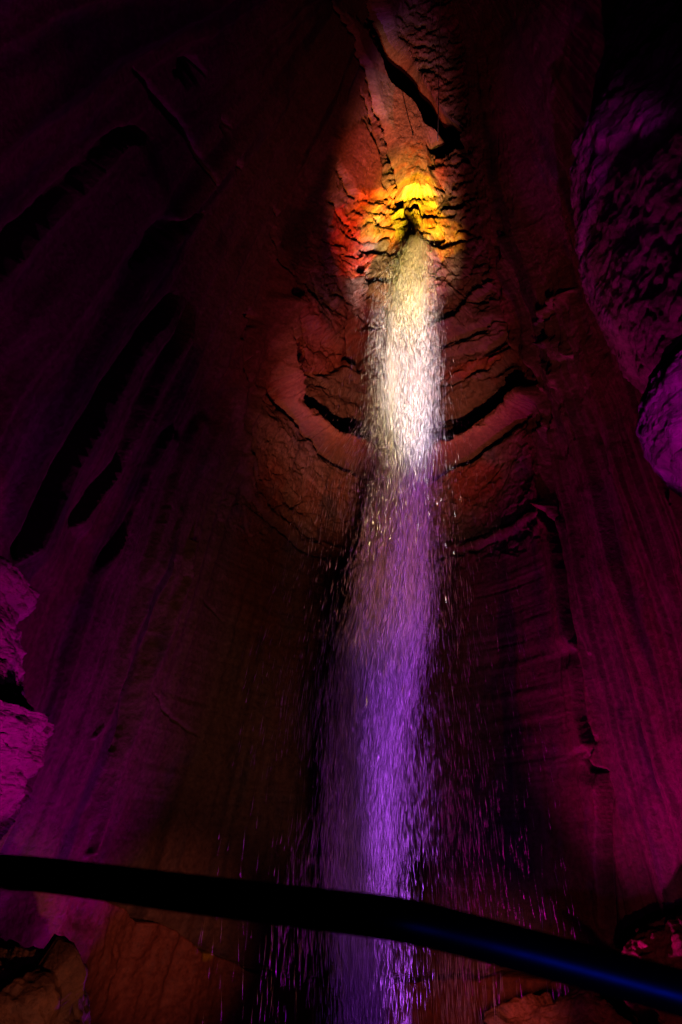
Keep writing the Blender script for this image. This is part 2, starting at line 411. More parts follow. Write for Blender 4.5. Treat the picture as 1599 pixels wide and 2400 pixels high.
C = lerp(C, (.10, .055, .045), chim * .5); C = lerp(C, (.26, .07, .04), chim * sstep(0, .5, n1 + n2 * .5) * .7)
C = lerp(C, (.11, .095, .06), low * .35)
def stain_or_light(k, col, a=1.0):
    rs, cs, m_ = k
    rag = sstep(-.45, .1, strk[rs, cs] * .8 + n2[rs, cs] * .7) if a < .86 else 1
    C[rs, cs] = lerp(C[rs, cs], col, m_ * a * rag)
stain_or_light(poly(zm3([(160, 430), (220, 430), (290, 480), (420, 640), (520, 760), (430, 830), (300, 800), (190, 760)]), .12), (.24, .075, .04), .9)
stain_or_light(poly(zm3([(960, 840), (1080, 770), (1290, 680), (1290, 740), (1100, 840)]), .1), (.27, .08, .04), .9)
stain_or_light(poly(zm3([(150, -40), (370, -40), (400, 200), (470, 460), (400, 500), (290, 460), (230, 430), (150, 420)]), .15), (.075, .06, .04), .8)
HOLLOW_SHADE = zm3([(135, 560), (160, 840), (245, 990), (345, 1100), (480, 1205), (610, 1262), (740, 1280), (880, 1268), (1000, 1215), (1130, 1135), (1250, 1040), (1400, 900), (1330, 850), (1130, 990), (960, 1060), (740, 1130), (520, 1060), (380, 960), (260, 840), (200, 700), (180, 560)])
stain_or_light(poly(HOLLOW_SHADE, .15), (.075, .05, .035), .84)  # shade of the hollow above the ledge, painted as a dark band
stain_or_light((k_ledge[0], k_ledge[1], np.clip(k_ledge[2] * 1.2, 0, 1)), (.36, .17, .115), .9)  # lit look of the ledge, put into its colour as a lighter tone
stain_or_light((k_l2[0], k_l2[1], np.clip(k_l2[2], 0, 1)), (.22, .10, .06), .7)
stain_or_light(poly(zm4([(1090, 210), (1200, 150), (1320, 190), (1330, 260), (1240, 330), (1150, 400), (1100, 320)]), .2), (.30, .07, .04), .9)
# black mineral curtain on the right of the alcove, rusty strip beside the fall
stain_or_light(poly(zm7([(330, 900), (480, 820), (620, 900), (640, 1500), (640, 2500), (300, 2560), (250, 2100), (280, 1500)]), .9, 4.0), (.05, .042, .055), .8)
stain_or_light(poly(zm7([(190, 560), (300, 700), (280, 1500), (230, 2100), (130, 2300), (120, 1300)]), .6, 3.0), (.22, .09, .05), .6)
stain_or_light(poly(zm7([(690, 200), (760, 500), (850, 1100), (900, 1500), (860, 1500), (790, 1000), (700, 500)]), .12), (.16, .12, .07), .7)
stain_or_light(poly(zm5([(1060, 100), (1250, 60), (1300, 300), (1100, 900), (900, 1300), (700, 1790), (440, 1790), (620, 1280), (840, 700)]), .4), (.17, .11, .055), .7)
# slabs, and ochre rock round the spout with lamp glow painted in
stain_or_light(sl, (.36, .20, .15)); stain_or_light(sl2, (.27, .11, .06), .9)
stain_or_light(poly(zm2([(560, 350), (640, 390), (720, 450), (690, 560), (700, 700), (640, 600)]), .06), (.30, .26, .20), .9)
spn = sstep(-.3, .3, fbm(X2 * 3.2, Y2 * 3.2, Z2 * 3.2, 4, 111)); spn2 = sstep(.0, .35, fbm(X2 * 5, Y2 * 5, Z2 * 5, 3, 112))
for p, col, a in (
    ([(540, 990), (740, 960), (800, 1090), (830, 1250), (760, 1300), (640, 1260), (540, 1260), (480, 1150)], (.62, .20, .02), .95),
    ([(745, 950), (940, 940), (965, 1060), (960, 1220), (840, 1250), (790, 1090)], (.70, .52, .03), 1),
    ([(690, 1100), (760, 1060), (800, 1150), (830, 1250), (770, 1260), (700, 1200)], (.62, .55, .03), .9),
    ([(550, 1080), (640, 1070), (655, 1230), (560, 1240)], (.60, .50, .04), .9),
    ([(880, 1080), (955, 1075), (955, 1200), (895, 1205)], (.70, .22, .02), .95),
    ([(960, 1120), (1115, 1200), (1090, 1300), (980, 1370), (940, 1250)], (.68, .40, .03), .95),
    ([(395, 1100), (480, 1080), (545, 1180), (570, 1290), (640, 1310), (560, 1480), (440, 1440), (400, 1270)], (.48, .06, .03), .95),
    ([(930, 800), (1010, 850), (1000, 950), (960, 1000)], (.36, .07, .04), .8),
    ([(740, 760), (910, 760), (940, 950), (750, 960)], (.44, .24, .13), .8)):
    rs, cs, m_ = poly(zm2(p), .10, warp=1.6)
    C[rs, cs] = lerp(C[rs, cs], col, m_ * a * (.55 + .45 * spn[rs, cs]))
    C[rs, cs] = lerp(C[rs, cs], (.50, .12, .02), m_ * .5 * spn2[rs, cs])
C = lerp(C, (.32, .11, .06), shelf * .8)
stain_or_light(poly(zmB([(840, 640), (900, 630), (930, 660), (880, 690), (845, 680)]), .05), (.5, .38, .03))  # small yellow lit spot on the shelf, painted into the rock colour
C *= (1 + .25 * fbm(X2 * 9, Y2 * 9, Z2 * 9, 3, 120))[..., None]
C = np.clip(C, .012, .7)

# ------------------------------------------------------------------ materials
def new_mat(name):
    m_ = bpy.data.materials.new(name); m_.use_nodes = True
    nt = m_.node_tree; return m_, nt, nt.nodes['Principled BSDF']

def rock_mat(name, rough=.5, bump=.6, scale=3.0):
    m_, nt, b = new_mat(name); N, L = nt.nodes, nt.links
    at = N.new('ShaderNodeAttribute'); at.attribute_name = 'mineral'
    tc = N.new('ShaderNodeTexCoord')
    no = N.new('ShaderNodeTexNoise'); no.inputs['Scale'].default_value = scale * 3; no.inputs['Detail'].default_value = 9; no.inputs['Roughness'].default_value = .65
    L.new(tc.outputs['Object'], no.inputs['Vector'])
    mr = N.new('ShaderNodeMapRange'); mr.inputs['From Min'].default_value = .3; mr.inputs['From Max'].default_value = .7
    mr.inputs['To Min'].default_value = .6; mr.inputs['To Max'].default_value = 1.3
    L.new(no.outputs['Fac'], mr.inputs['Value'])
    mx = N.new('ShaderNodeVectorMath'); mx.operation = 'SCALE'
    L.new(at.outputs['Color'], mx.inputs[0]); L.new(mr.outputs['Result'], mx.inputs['Scale'])
    L.new(mx.outputs['Vector'], b.inputs['Base Color'])
    mr2 = N.new('ShaderNodeMapRange'); mr2.inputs['From Min'].default_value = .35; mr2.inputs['From Max'].default_value = .7
    mr2.inputs['To Min'].default_value = rough - .15; mr2.inputs['To Max'].default_value = rough + .25
    L.new(no.outputs['Fac'], mr2.inputs['Value']); L.new(mr2.outputs['Result'], b.inputs['Roughness'])
    bp = N.new('ShaderNodeBump'); bp.inputs['Strength'].default_value = bump; bp.inputs['Distance'].default_value = .05
    L.new(no.outputs['Fac'], bp.inputs['Height']); L.new(bp.outputs['Normal'], b.inputs['Normal'])
    b.inputs['Specular IOR Level'].default_value = .35
    return m_
ROCK = rock_mat('wet_limestone')
ROCK2 = rock_mat('rough_limestone', .6, .8, 4.0)

# ------------------------------------------------------------------ build the shell, split where a piece of rock stands out
RF = np.maximum(R2 + DR, .12)
VX = cx(Z2) + RF * np.sin(TR); VY = CY + RF * np.cos(TR)
V = np.stack([VX, VY, Z2], -1).reshape(-1, 3).astype(np.float32)
nr, nc = R2.shape
idx = np.arange(nr * nc).reshape(nr, nc)
Q = np.stack([idx[:-1, :-1], idx[1:, :-1], idx[1:, 1:], idx[:-1, 1:]], -1).reshape(-1, 4)
def facemask(k):
    f = np.zeros((nr, nc), np.float32); f[k[0], k[1]] = k[2]
    return (f[:-1, :-1] > .5).reshape(-1)
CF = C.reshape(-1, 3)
def piece(name, fm):
    q = Q[fm]; u, inv = np.unique(q, return_inverse=True)
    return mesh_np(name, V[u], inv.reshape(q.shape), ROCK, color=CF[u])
taken = np.zeros(len(Q), bool)
def take(name, k, label, cat, group=None):
    fm = facemask(k) & ~taken
    taken[fm] = True
    return tag(piece(name, fm), label, cat, group)
take('rock_slab', sl, 'tall pale pink slab leaning above the spout, left of the black cleft', 'rock slab')
take('rock_slab', sl2, 'dull rust red slab left of the long crack above the waterfall', 'rock slab')
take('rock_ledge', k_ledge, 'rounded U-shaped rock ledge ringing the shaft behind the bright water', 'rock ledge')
full = (slice(0, nr), slice(0, nc), shelf)
take('rock_shelf', full, 'low reddish rock shelf along the foot of the back wall', 'rock shelf')
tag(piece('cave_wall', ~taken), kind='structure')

# ------------------------------------------------------------------ loose rocks and outcrops
def ico(sub):
    bm = bmesh.new(); bmesh.ops.create_icosphere(bm, subdivisions=sub, radius=1)
    v = np.array([p.co[:] for p in bm.verts]); f = np.array([[q.index for q in t.verts] for t in bm.faces]); bm.free()
    return v, f
ICO_V, ICO_F = ico(7)

def rock_color(v, seed, base, second):
    n = sstep(-.2, .4, fbm(v[:, 0] * 1.3, v[:, 1] * 1.3, v[:, 2] * 1.3, 4, seed))
    c = np.array(base)[None] * (1 - n[:, None]) + np.array(second)[None] * n[:, None]
    d = sstep(.25, .6, fbm(v[:, 0] * 5, v[:, 1] * 5, v[:, 2] * 5, 3, seed + 4))
    return np.clip(c * (1 - .45 * d[:, None]), .01, .7)

def boulder(name, loc, size, seed, label, base=(.24, .12, .07), second=(.12, .08, .05), rough=.12, pits=.05, cat='rock', rot=0.0):
    v = ICO_V.copy(); n = v.copy()
    v = v * np.array(size)
    p = v + seed * 3.7
    c1, _, e = cells(p[:, 0] * .9 / rough * .12, p[:, 1] * .9, p[:, 2] * .9, seed)
    d = .55 * (c1 - .5) * min(size) + rough * 5.0 * fbm(p[:, 0] * .8, p[:, 1] * .8, p[:, 2] * .8, 5, seed) - pits * ridged(p[:, 0] * 4, p[:, 1] * 4, p[:, 2] * 4, 4, seed + 8)
    v = v + n * d[:, None]
    if rot: 
        a = math.radians(rot); x, z = v[:, 0].copy(), v[:, 2].copy(); v[:, 0] = x * math.cos(a) + z * math.sin(a); v[:, 2] = -x * math.sin(a) + z * math.cos(a)
    col = rock_color(v, seed, base, second)
    return tag(mesh_np(name, v + np.array(loc), ICO_F, ROCK2, color=col), label, cat)

def outcrop(name, outline, Y, side, depth, label, seed, pit=.07, lump=.10):
    """a buttress standing out from the side wall; outline = its edge in the photo from top to bottom, side = -1 left, +1 right"""
    P = np.array([at_y(x, y, Y) for x, y in outline])
    o_ = np.argsort(P[:, 2]); zz, ex = P[o_, 2], P[o_, 0]
    zs = np.linspace(zz[0] - .5, zz[-1] + .3, 520)
    edge = np.interp(zs, zz, ex)
    fall = np.where(zs > zz[-1], (zs - zz[-1]) * 3.0, 0) + np.where(zs < zz[0], (zz[0] - zs) * 1.6, 0)
    cx0 = (ex.min() if side < 0 else ex.max()) + side * depth
    rad = np.abs(edge - cx0) - fall
    ph = np.linspace(-math.pi * .75, math.pi * .75, 460)
    Z, PH = np.meshgrid(zs, ph, indexing='ij'); R = np.repeat(rad[:, None], len(ph), 1)
    ox, oy = R * np.cos(PH), R * np.sin(PH) * 1.15
    R = R - pit * ridged(ox * 3 + seed, oy * 3, Z * 3.6, 5, seed) * 1.2 + lump * fbm(ox * .9, oy * .9, Z * .9, 5, seed + 3) + .07
    x = cx0 - side * R * np.cos(PH); y = Y + R * np.sin(PH) * 1.15
    v = np.stack([x, y, Z], -1).reshape(-1, 3)
    n, m_ = Z.shape; I = np.arange(n * m_).reshape(n, m_)
    f = np.stack([I[:-1, :-1], I[1:, :-1], I[1:, 1:], I[:-1, 1:]], -1).reshape(-1, 4)
    if side < 0: f = f[:, ::-1]
    col = rock_color(v, seed, (.34, .26, .22), (.22, .15, .12))
    return tag(mesh_np(name, v, f, ROCK2, color=col), label, 'rock outcrop')

outcrop('rock_outcrop', [(-30, 1300), (0, 1330), (40, 1334), (60, 1352), (54, 1372), (31, 1396), (17, 1403), (20, 1450), (25, 1512), (20, 1570), (29, 1620), (49, 1642), (56, 1664), (62, 1668)], 10.5, -1, 1.1,
        'upper magenta lit knob of rough rock at the left edge', 5, .12)
outcrop('rock_outcrop', [(10, 1640), (70, 1668), (96, 1676), (89, 1709), (74, 1740), (67, 1785), (49, 1812), (42, 1852), (10, 1900), (-40, 1980)], 10.2, -1, 1.2,
        'lower magenta lit lump of pitted rock at the left edge', 9, .13)
outcrop('rock_outcrop', [(1600, 805), (1548, 850), (1540, 880), (1524, 905), (1520, 950), (1533, 985), (1552, 1020), (1575, 1050), (1600, 1064), (1650, 1120)], 9.0, 1, .9,
        'bright violet pitted rock bulging in at the right edge', 13)

outcrop('rock_outcrop', [(1470, -60), (1450, 20), (1422, 120), (1408, 180), (1412, 300), (1370, 335), (1366, 380), (1380, 450), (1386, 500), (1402, 560), (1440, 640), (1495, 740), (1545, 830), (1600, 900), (1680, 980)], 13.4, 1, 1.6,
        'large dim violet bulge of rough rock at the upper right', 19, .08, .32)

def rock_at(name, x, y, Y, *a, **k): return boulder(name, at_y(x, y, Y), *a, **k)
rock_at('boulder', -70, 2510, 15.0, (1.9, 1.2, 1.8), 3, 'olive brown slanting rock at the lower left corner under the handrail', base=(.11, .06, .03), second=(.06, .04, .025), rough=.16, rot=28)
rock_at('boulder', 1690, 2310, 20.5, (2.1, 1.0, 1.75), 11, 'crumbly red boulder at the lower right, beyond the handrail', base=(.30, .12, .08), second=(.16, .07, .05), rough=.15, pits=.10)
rock_at('boulder', 1330, 2480, 18.0, (1.6, .8, 1.0), 15, 'rusty brown rock low under the right of the handrail', base=(.26, .12, .05), second=(.14, .09, .05), rough=.10)

# ------------------------------------------------------------------ floor of the cave and the viewing platform
m_floor, nt, b = new_mat('cave_floor'); b.inputs['Base Color'].default_value = (.08, .06, .05, 1); b.inputs['Roughness'].default_value = .6
g = 60.0
def sheet(name, x0, x1, y0, y1, z, mat, thick=0):
    bm = bmesh.new(); bmesh.ops.create_cube(bm, size=1)
    for v in bm.verts: v.co = ((x0 + x1) / 2 + v.co.x * (x1 - x0), (y0 + y1) / 2 + v.co.y * (y1 - y0), z - (.5 - v.co.z) * max(thick, .02))
    me = bpy.data.meshes.new(name); bm.to_mesh(me); bm.free(); me.materials.append(mat)
    o = bpy.data.objects.new(name, me); COL.objects.link(o); return o
tag(sheet('cave_floor', -40, 40, -25, 45, -14, m_floor, .1), kind='structure')
m_pl, nt, b = new_mat('platform_concrete'); b.inputs['Base Color'].default_value = (.12, .11, .10, 1); b.inputs['Roughness'].default_value = .8
tag(sheet('platform_floor', -3.5, 3.5, -2.5, 1.15, .42, m_pl, .25), kind='structure')

# ------------------------------------------------------------------ handrail
def tube(name, pts, rad, mat, parent=None, seg=20, cap=True):
    pts = np.asarray(pts, float); n = len(pts); rad = np.broadcast_to(np.asarray(rad, float), (n,))
    t = np.gradient(pts, axis=0); t /= np.linalg.norm(t, axis=1)[:, None]
    ref = np.array([0, 0, 1.0]) if abs(t[0, 2]) < .9 else np.array([0, 1.0, 0])
    u = np.cross(t, ref); u /= np.linalg.norm(u, axis=1)[:, None]; v = np.cross(u, t)
    a = np.linspace(0, 2 * math.pi, seg, endpoint=False)
    P = pts[:, None] + rad[:, None, None] * (u[:, None] * np.cos(a)[None, :, None] + v[:, None] * np.sin(a)[None, :, None])
    V_ = np.concatenate([P.reshape(-1, 3), pts[:1], pts[-1:]])
    I = np.arange(n * seg).reshape(n, seg); J = np.roll(I, -1, 1)
    f = np.stack([I[:-1], J[:-1], J[1:], I[1:]], -1).reshape(-1, 4)
    e0 = np.stack([np.full(seg, n * seg), J[0], I[0], I[0]], -1); e1 = np.stack([np.full(seg, n * seg + 1), I[-1], J[-1], J[-1]], -1)
    bm = bmesh.new(); bv = [bm.verts.new(p) for p in (V_ - (np.array(parent.location) if parent else 0))]
    for q in f: bm.faces.new([bv[i] for i in q]).smooth = True
    for q in np.concatenate([e0, e1]): bm.faces.new([bv[i] for i in q[:3]])
    bm.normal_update(); me = bpy.data.meshes.new(name); bm.to_mesh(me); bm.free(); me.materials.append(mat)
    o = bpy.data.objects.new(name, me); COL.objects.link(o)
    if parent: o.parent = parent
    return o

def smooth_path(K, n):
    K = np.asarray(K, float); s = np.concatenate([[0], np.cumsum(np.linalg.norm(np.diff(K, axis=0), axis=1))])
    q = np.linspace(0, s[-1], n); P = np.stack([np.interp(q, s, K[:, i]) for i in range(3)], -1)
    r = max(2, n // 26); k = np.hanning(2 * r + 1); k /= k.sum()
    E = np.vstack([np.repeat(P[:1], r, 0) - (np.arange(r, 0, -1)[:, None]) * (P[1] - P[0]), P, np.repeat(P[-1:], r, 0) + (np.arange(1, r + 1)[:, None]) * (P[-1] - P[-2])])
    return np.stack([np.convolve(E[:, i], k, 'valid') for i in range(3)], -1)

mr_, nt, b = new_mat('black_painted_steel'); N, L = nt.nodes, nt.links
b.inputs['Base Color'].default_value = (.004, .004, .005, 1); b.inputs['Roughness'].default_value = .3; b.inputs['Specular IOR Level'].default_value = .5
no = N.new('ShaderNodeTexNoise'); no.inputs['Scale'].default_value = 60; no.inputs['Detail'].default_value = 6
mp = N.new('ShaderNodeMapRange'); mp.inputs['To Min'].default_value = .30; mp.inputs['To Max'].default_value = .46
L.new(no.outputs['Fac'], mp.inputs['Value']); L.new(mp.outputs['Result'], b.inputs['Roughness'])
RAIL_D = .045
rk = [(-420, 2010, 58), (-160, 2024, 64), (0, 2040, 70), (70, 2046, 74), (250, 2068, 79), (408, 2090, 84), (600, 2113, 88), (800, 2137, 92), (939, 2154, 95), (1020, 2172, 95), (1150, 2206, 95), (1300, 2245, 96), (1450, 2286, 98), (1599, 2327, 100), (1800, 2384, 103), (2100, 2470, 108)]
pts = np.array([CAM + ray(x, y) * (RAIL_D * FPX / th) for x, y, th in rk])
pts = smooth_path(pts, 160)
rail = empty('handrail', (float(pts[80][0]), float(pts[80][1]), .42))
tag(rail, 'curved black tubular handrail crossing in front of the waterfall, out of focus', 'handrail')
tube('rail', pts, RAIL_D / 2, mr_, rail, 28)
for k in (2, -3):
    p = pts[k]; tube('post', [(p[0], p[1], .43), (p[0], p[1], (p[2] + .43) / 2), (p[0], p[1], p[2] - .02)], .019, mr_, rail, 20)

# ------------------------------------------------------------------ hanging cables over the cleft
m_cab, nt, b = new_mat('pale_cable'); b.inputs['Base Color'].default_value = (.45, .40, .42, 1); b.inputs['Roughness'].default_value = .5
ca = [at_y(x, y, 18.6) for x, y in ((1033, -40), (1031, 60), (1029, 160), (1028, 260), (1026, 330))]
tag(tube('hanging_cable', smooth_path(ca, 40), .018, m_cab), 'thin pale cable hanging straight down across the dark cleft', 'cable')
m_wire, nt, b = new_mat('dark_wire'); b.inputs['Base Color'].default_value = (.03, .025, .025, 1)
def before_wall(x, y, gap=.45):
    t, z = on_wall(x, y); r = float(rbase(t, z)); p = np.array([cx(z) + r * math.sin(math.radians(t)), CY + r * math.cos(math.radians(t)), z])
    d = CAM - p; return p + d / np.linalg.norm(d) * gap
wr = empty('hanging_wire', tuple(before_wall(968, 312)))
tag(wr, 'short dark wire with a small weight hanging before the pink slab', 'wire')
wa = [before_wall(x, y) for x, y in ((944, 223), (952, 258), (961, 290), (968, 314))]
tube('wire', smooth_path(wa, 20), .011, m_wire, wr, 8)
e = before_wall(968, 314); tube('weight', [e + np.array([0, 0, .02]), e + np.array([0, 0, -.04]), e + np.array([.005, 0, -.09])], [.02, .035, .015], m_wire, wr, 12)

# ------------------------------------------------------------------ the waterfall
TAB = np.array([  # y, core left, core right, spray left, spray right (photo)
    (560, 955, 1000, 950, 1008), (575, 945, 1006, 938, 1014), (600, 930, 1010, 908, 1024), (660, 908, 1012, 882, 1026), (720, 895, 1014, 866, 1030), (800, 888, 1016, 850, 1036), (900, 888, 1016, 836, 1046),
    (1000, 893, 1016, 826, 1056), (1100, 895, 1014, 775, 1078), (1200, 880, 1002, 757, 1088), (1300, 865, 1000, 737, 1102), (1400, 845, 998, 712, 1118), (1500, 818, 990, 690, 1134),
    (1600, 806, 968, 672, 1152), (1800, 792, 934, 645, 1185), (2000, 784, 922, 618, 1210), (2200, 796, 908, 605, 1235), (2400, 806, 896, 595, 1250), (2700, 808, 892, 580, 1330)], float)
et, ez = on_wall(974, 572)
EY = CY + float(rbase(et, ez)) * math.cos(math.radians(et)) - .15; EZ = ez
def water_pt(z, qa, qb, mix, qd):
    """a place in the fall: height, sideways place in the core / in the spray, how much of the spray, depth"""
    s = np.clip((EZ - z) / 23.0, 0, 2)
    Yc = EY - 2.2 * np.sqrt(s)
    dep = Yc * math.cos(PITCH) + (z - CAM[2]) * math.sin(PITCH)
    yp = H / 2 - FPX * (-Yc * math.sin(PITCH) + (z - CAM[2]) * math.cos(PITCH)) / dep
    cl, cr, sl_, sr = [np.interp(yp, TAB[:, 0], TAB[:, i]) for i in (1, 2, 3, 4)]
    a = (cl + cr) / 2 + qa * (cr - cl) / 2; bb = (sl_ + sr) / 2 + qb * (sr - sl_) / 2
    xp = a * (1 - mix) + bb * mix
    width = ((cr - cl) * (1 - mix) + (sr - sl_) * mix) / 2 * dep / FPX
    return np.stack([(xp - W / 2) / FPX * dep, Yc + qd * width * .8, z], -1)

def drops(name, n, core, lo, hi, rmin, rmax, seed, mat, parent):
    g_ = np.random.default_rng(seed)
    u = g_.random(n); z = EZ + .1 - (EZ + 3.2) * u ** .92 - g_.exponential(.22, n)
    if core:
        qa = np.where(g_.random(n) < .68, g_.normal(0, .29, n), np.clip(g_.normal(0, .5, n), -1.4, 1.4)) * (.72 + .28 * sstep(.2, 2.5, EZ - z)); mix = np.zeros(n); qb = np.zeros(n)
        bunch = .6 * fbm(qa * 2.2, z * .0 + 3, z * .35, 3, seed) + 1.1 * fbm(qa * 8, z * .0 + 5, z * .22, 3, seed + 2)
        keep = g_.random(n) < np.clip(.75 + .9 * bunch, .15, 1)
    else:
        qa = np.zeros(n); mix = np.ones(n)
        qb = np.where(g_.random(n) < .72, g_.normal(-.05, .34, n), g_.normal(0, .6, n)); qb = np.clip(qb, -1.35, 1.35)
        bunch = fbm(qb * 4.0, z * .0 + 8, z * .5, 3, seed)
        keep = g_.random(n) < np.clip(.7 + 1.2 * bunch, .05, 1)
    qd = g_.normal(0, .45, n)
    z, qa, qb, mix, qd = z[keep], qa[keep], qb[keep], mix[keep], qd[keep]; n = len(z)
    fall = np.clip((EZ - z) / 20, 0, 1)
    ln = (lo + (hi - lo) * np.sqrt(fall)) * g_.uniform(.5, 1.5, n)
    p0 = water_pt(z, qa, qb, mix, qd); p1 = water_pt(z - ln, qa, qb, mix, qd)
    top = z > EZ - .25
    r = np.exp(g_.uniform(math.log(rmin), math.log(rmax), n))
    ax = p1 - p0; ax[:, 0] += g_.normal(0, .02, n) * ln * 3
    p1 = p0 + ax
    m1 = p0 + ax * .65
    ang = g_.uniform(0, 6.28, n)
    V_ = np.empty((n, 5, 3))
    V_[:, 0] = p0; V_[:, 4] = p1
    for k in range(3):
        a = ang + k * 2.0944
        V_[:, 1 + k] = m1 + np.stack([np.cos(a) * r, np.sin(a) * r, np.zeros(n)], -1)
    F0 = np.array([(0, 1, 2), (0, 2, 3), (0, 3, 1), (4, 2, 1), (4, 3, 2), (4, 1, 3)])
    F_ = (F0[None] + (np.arange(n) * 5)[:, None, None]).reshape(-1, 3)
    return mesh_np(name, V_.reshape(-1, 3), F_, mat, parent, smooth=True)

m_w = bpy.data.materials.new('falling_water'); m_w.use_nodes = True; nt = m_w.node_tree; N, L = nt.nodes, nt.links
b = N['Principled BSDF']; b.inputs['Base Color'].default_value = (.9, .92, .95, 1); b.inputs['Roughness'].default_value = .45; b.inputs['IOR'].default_value = 1.33
tr = N.new('ShaderNodeBsdfTranslucent'); tr.inputs['Color'].default_value = (.9, .92, .95, 1)
mxs = N.new('ShaderNodeMixShader'); mxs.inputs['Fac'].default_value = .62
L.new(b.outputs['BSDF'], mxs.inputs[1]); L.new(tr.outputs['BSDF'], mxs.inputs[2]); L.new(mxs.outputs['Shader'], N['Material Output'].inputs['Surface'])

m_d = m_w.copy(); m_d.name = 'bright_drop'; m_d.node_tree.nodes['Principled BSDF'].inputs['Roughness'].default_value = .12
m_d.node_tree.nodes['Principled BSDF'].inputs['Specular IOR Level'].default_value = 1.0
fall = empty('waterfall', tuple(float(q) for q in water_pt(np.array([-3.0]), np.zeros(1), np.zeros(1), np.zeros(1), np.zeros(1))[0]))
tag(fall, 'tall thin waterfall dropping from the lit spout, white above and purple below', 'waterfall')
tag(drops('water_stream', 420000, True, .16, 1.0, .0010, .0027, 21, m_w, fall), kind='stuff')
tag(drops('spray', 44000, False, .12, .60, .0011, .0036, 22, m_w, fall), kind='stuff')
tag(drops('drops', 1700, False, .10, .34, .0045, .0095, 23, m_d, fall), kind='stuff')

# drifting mist in the heart of the fall
m_m = bpy.data.materials.new('water_mist'); m_m.use_nodes = True; nt = m_m.node_tree; N, L = nt.nodes, nt.links
N.remove(N['Principled BSDF'])
pv = N.new('ShaderNodeVolumePrincipled'); pv.inputs['Color'].default_value = (.95, .95, .97, 1); pv.inputs['Anisotropy'].default_value = .0
tc = N.new('ShaderNodeTexCoord'); mpn = N.new('ShaderNodeMapping'); mpn.inputs['Scale'].default_value = (1.6, 1.6, .35)
no = N.new('ShaderNodeTexNoise'); no.inputs['Scale'].default_value = 1.0; no.inputs['Detail'].default_value = 3
mp = N.new('ShaderNodeMapRange'); mp.inputs['From Min'].default_value = .38; mp.inputs['From Max'].default_value = .68; mp.inputs['To Min'].default_value = .02; mp.inputs['To Max'].default_value = 5.5
L.new(tc.outputs['Object'], mpn.inputs['Vector']); L.new(mpn.outputs['Vector'], no.inputs['Vector']); L.new(no.outputs['Fac'], mp.inputs['Value'])
L.new(mp.outputs['Result'], pv.inputs['Density']); L.new(pv.outputs['Volume'], N['Material Output'].inputs['Volume'])
zs = np.linspace(EZ - 1.1, -3.1, 120); seg = 24
rings = []
for z in zs:
    a = np.linspace(0, 2 * math.pi, seg, endpoint=False); zz = np.full(seg, z)
    k = .72 * min(1, .15 + (EZ - 1.1 - z) * .45)
    rings.append(water_pt(zz, np.cos(a) * k, np.zeros(seg), np.zeros(seg), np.sin(a) * k))
P = np.array(rings).reshape(-1, 3); P = np.vstack([P, P[:seg].mean(0), P[-seg:].mean(0)])
I = np.arange(120 * seg).reshape(120, seg); J = np.roll(I, -1, 1)
f = np.stack([I[:-1], I[1:], J[1:], J[:-1]], -1).reshape(-1, 4)
f3 = np.concatenate([f[:, [0, 1, 2]], f[:, [0, 2, 3]], np.stack([np.full(seg, 120 * seg), I[0], J[0]], -1), np.stack([np.full(seg, 120 * seg + 1), J[-1], I[-1]], -1)])
tag(mesh_np('mist', P, f3, m_m, fall), kind='stuff')

# ------------------------------------------------------------------ light: the coloured theatre lamps of the cave plus added fill spots, all below or beside the view
w = bpy.data.worlds.new('World'); scene.world = w; w.use_nodes = True
w.node_tree.nodes['Background'].inputs['Color'].default_value = (.5, .2, .6, 1)
w.node_tree.nodes['Background'].inputs['Strength'].default_value = .0006

def spot(name, loc, target, power, color, deg, blend=.6, size=.12):
    l = bpy.data.lights.new(name, 'SPOT'); l.energy = power; l.color = color; l.spot_size = math.radians(deg); l.spot_blend = blend; l.shadow_soft_size = size
    o = bpy.data.objects.new(name, l); COL.objects.link(o); o.location = loc
    d = Vector(target) - Vector(loc); o.rotation_euler = d.to_track_quat('-Z', 'Y').to_euler(); return o
def on_pt(x, y):
    t, z = on_wall(x, y); r = float(rbase(t, z)); return (float(cx(z)) + r * math.sin(math.radians(t)), CY + r * math.cos(math.radians(t)), z)

#@@LIGHTS
EXIT = on_pt(974, 530)
WM = lambda z: tuple(float(q) for q in water_pt(np.array([float(z)]), np.zeros(1), np.zeros(1), np.zeros(1), np.zeros(1))[0])
wt = WM(15.8)
spot('lamp_white_fall', (2.9, 11.5, -2.5), (wt[0] + .15, wt[1], wt[2] + .5), 140000, (1, .88, .94), 8.2, 1.0)
spot('lamp_cream_fall', (-.5, 12.5, -2.5), (wt[0] - .1, wt[1], wt[2] + 1.0), 92000, (1, .78, .32), 8.4, 1.0)
spot('lamp_amber_spout', (1.0, 10.0, -2.5), (EXIT[0] - .2, EXIT[1], EXIT[2] + .1), 165000, (1, .70, .07), 6.2, 1.0)
spot('lamp_orange_spout', (2.6, 12.0, -3), (EXIT[0] - .7, EXIT[1], EXIT[2] + .5), 85000, (1, .20, .04), 11, 1.0)
spot('lamp_rose_slab', (1.8, 12.0, -2.5), on_pt(955, 300), 24000, (1, .52, .44), 8.0, 1.0)
spot('lamp_red_chimney', (5.0, 17.5, -4.0), on_pt(930, 840), 12000, (1, .27, .14), 26, .9)
spot('lamp_red_front', (.5, 8.0, -2.5), on_pt(900, 950), 10500, (1, .25, .13), 24, 1.0)
spot('fill_red_wide', (2.2, 10.0, -2.5), on_pt(930, 560), 3000, (1, .14, .16), 40, 1.0)  # added soft fill round the chimney top, eases the narrow beams' edges
spot('lamp_purple_fall', (.4, 14.5, -13), WM(3.5), 4200, (.50, .06, 1), 12, 1.0)
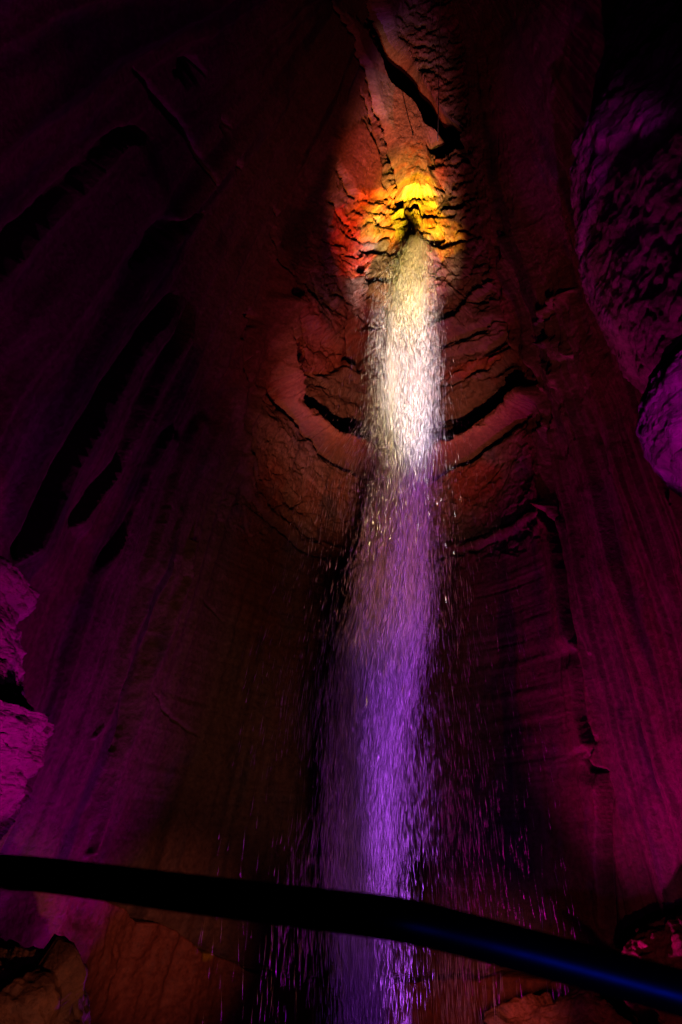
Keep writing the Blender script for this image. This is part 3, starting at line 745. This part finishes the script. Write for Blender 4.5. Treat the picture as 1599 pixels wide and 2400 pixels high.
spot('lamp_purple_middle', (1.0, 16.0, -9), WM(9.5), 35000, (.54, .08, 1), 9.5, 1.0)
spot('lamp_magenta_left', (-1.4, 20.5, -2.6), on_pt(0, 1000), 1500, (.70, .0, .72), 82, 1.0)
spot('fill_magenta', (1.0, 1.5, -1.0), on_pt(600, 1300), 90, (.7, .0, 1), 100, .8)  # added dim fill from near the camera for all the walls
spot('lamp_crimson_right', (3.4, 20.2, -2.6), on_pt(1600, 950), 2600, (1, .0, .50), 78, 1.0)
spot('lamp_amber_alcove', (1.5, 8.0, -3.0), on_pt(700, 1500), 900, (1, .30, .17), 44, .9)
spot('lamp_purple_alcove', (-.5, 11.0, -3.0), on_pt(1220, 1750), 300, (.6, .08, 1), 44, .9)
spot('lamp_magenta_outcrop', (.2, 7.4, -.3), at_y(0, 1640, 10.3), 900, (1, .0, .70), 24, .4)
spot('lamp_violet_outcrop', (2.4, 4.5, -1.0), at_y(1590, 940, 9.0), 2200, (.9, .0, .95), 15, .4)
spot('lamp_violet_upper_right', (-3.0, 5.0, -1), at_y(1450, 380, 13.4), 130, (.75, .0, 1), 24, 1.0)
k_ = 129
_a = (pts[k_ + 1] - pts[k_ - 1]); _a /= np.linalg.norm(_a); _v = CAM - pts[k_]; _v /= np.linalg.norm(_v)
_e1 = _v - _v.dot(_a) * _a; _e1 /= np.linalg.norm(_e1); _e2 = np.cross(_a, _e1); _e2 *= -np.sign(_e2[2])
_n = math.cos(.2) * _e1 + math.sin(.2) * _e2; _l = 2 * _n.dot(_v) * _n - _v
spot('lamp_blue_walkway', tuple(pts[k_] + _l * 1.5), tuple(pts[k_ + 6]), 14, (.0, .025, 1), 20, 1.0, .08)
spot('fill_white_drops', (1.2, 8.0, -2.5), WM(10), 700, (1, .8, .6), 22, 1.0)  # added frontal spot that makes the outer drops sparkle
spot('lamp_orange_shelf', (.5, 12.5, .3), on_pt(360, 2190), 800, (1, .22, .14), 30, 1.0)
spot('lamp_olive_corner', (-.5, 9.0, -1.6), at_y(60, 2360, 15), 900, (1, .26, .14), 26, 1.0)
spot('lamp_red_shelf', (2.0, 12.0, .2), on_pt(1120, 2370), 900, (1, .15, .13), 34, 1.0)
spot('lamp_red_boulder', (3.0, 9.0, -2.0), at_y(1530, 2230, 20), 260, (1, .10, .16), 24, .8)

scene.view_settings.view_transform = 'Standard'; scene.view_settings.look = 'None'
scene.view_settings.exposure = 0; scene.view_settings.gamma = 1
scene.render.engine = 'CYCLES'
cy = scene.cycles
cy.use_denoising = True
try: cy.denoiser = 'OPENIMAGEDENOISE'
except Exception: pass
cy.max_bounces = 4; cy.diffuse_bounces = 0; cy.glossy_bounces = 0; cy.transparent_max_bounces = 8; cy.volume_bounces = 1
cy.volume_step_rate = 2.0; cy.sample_clamp_indirect = 4
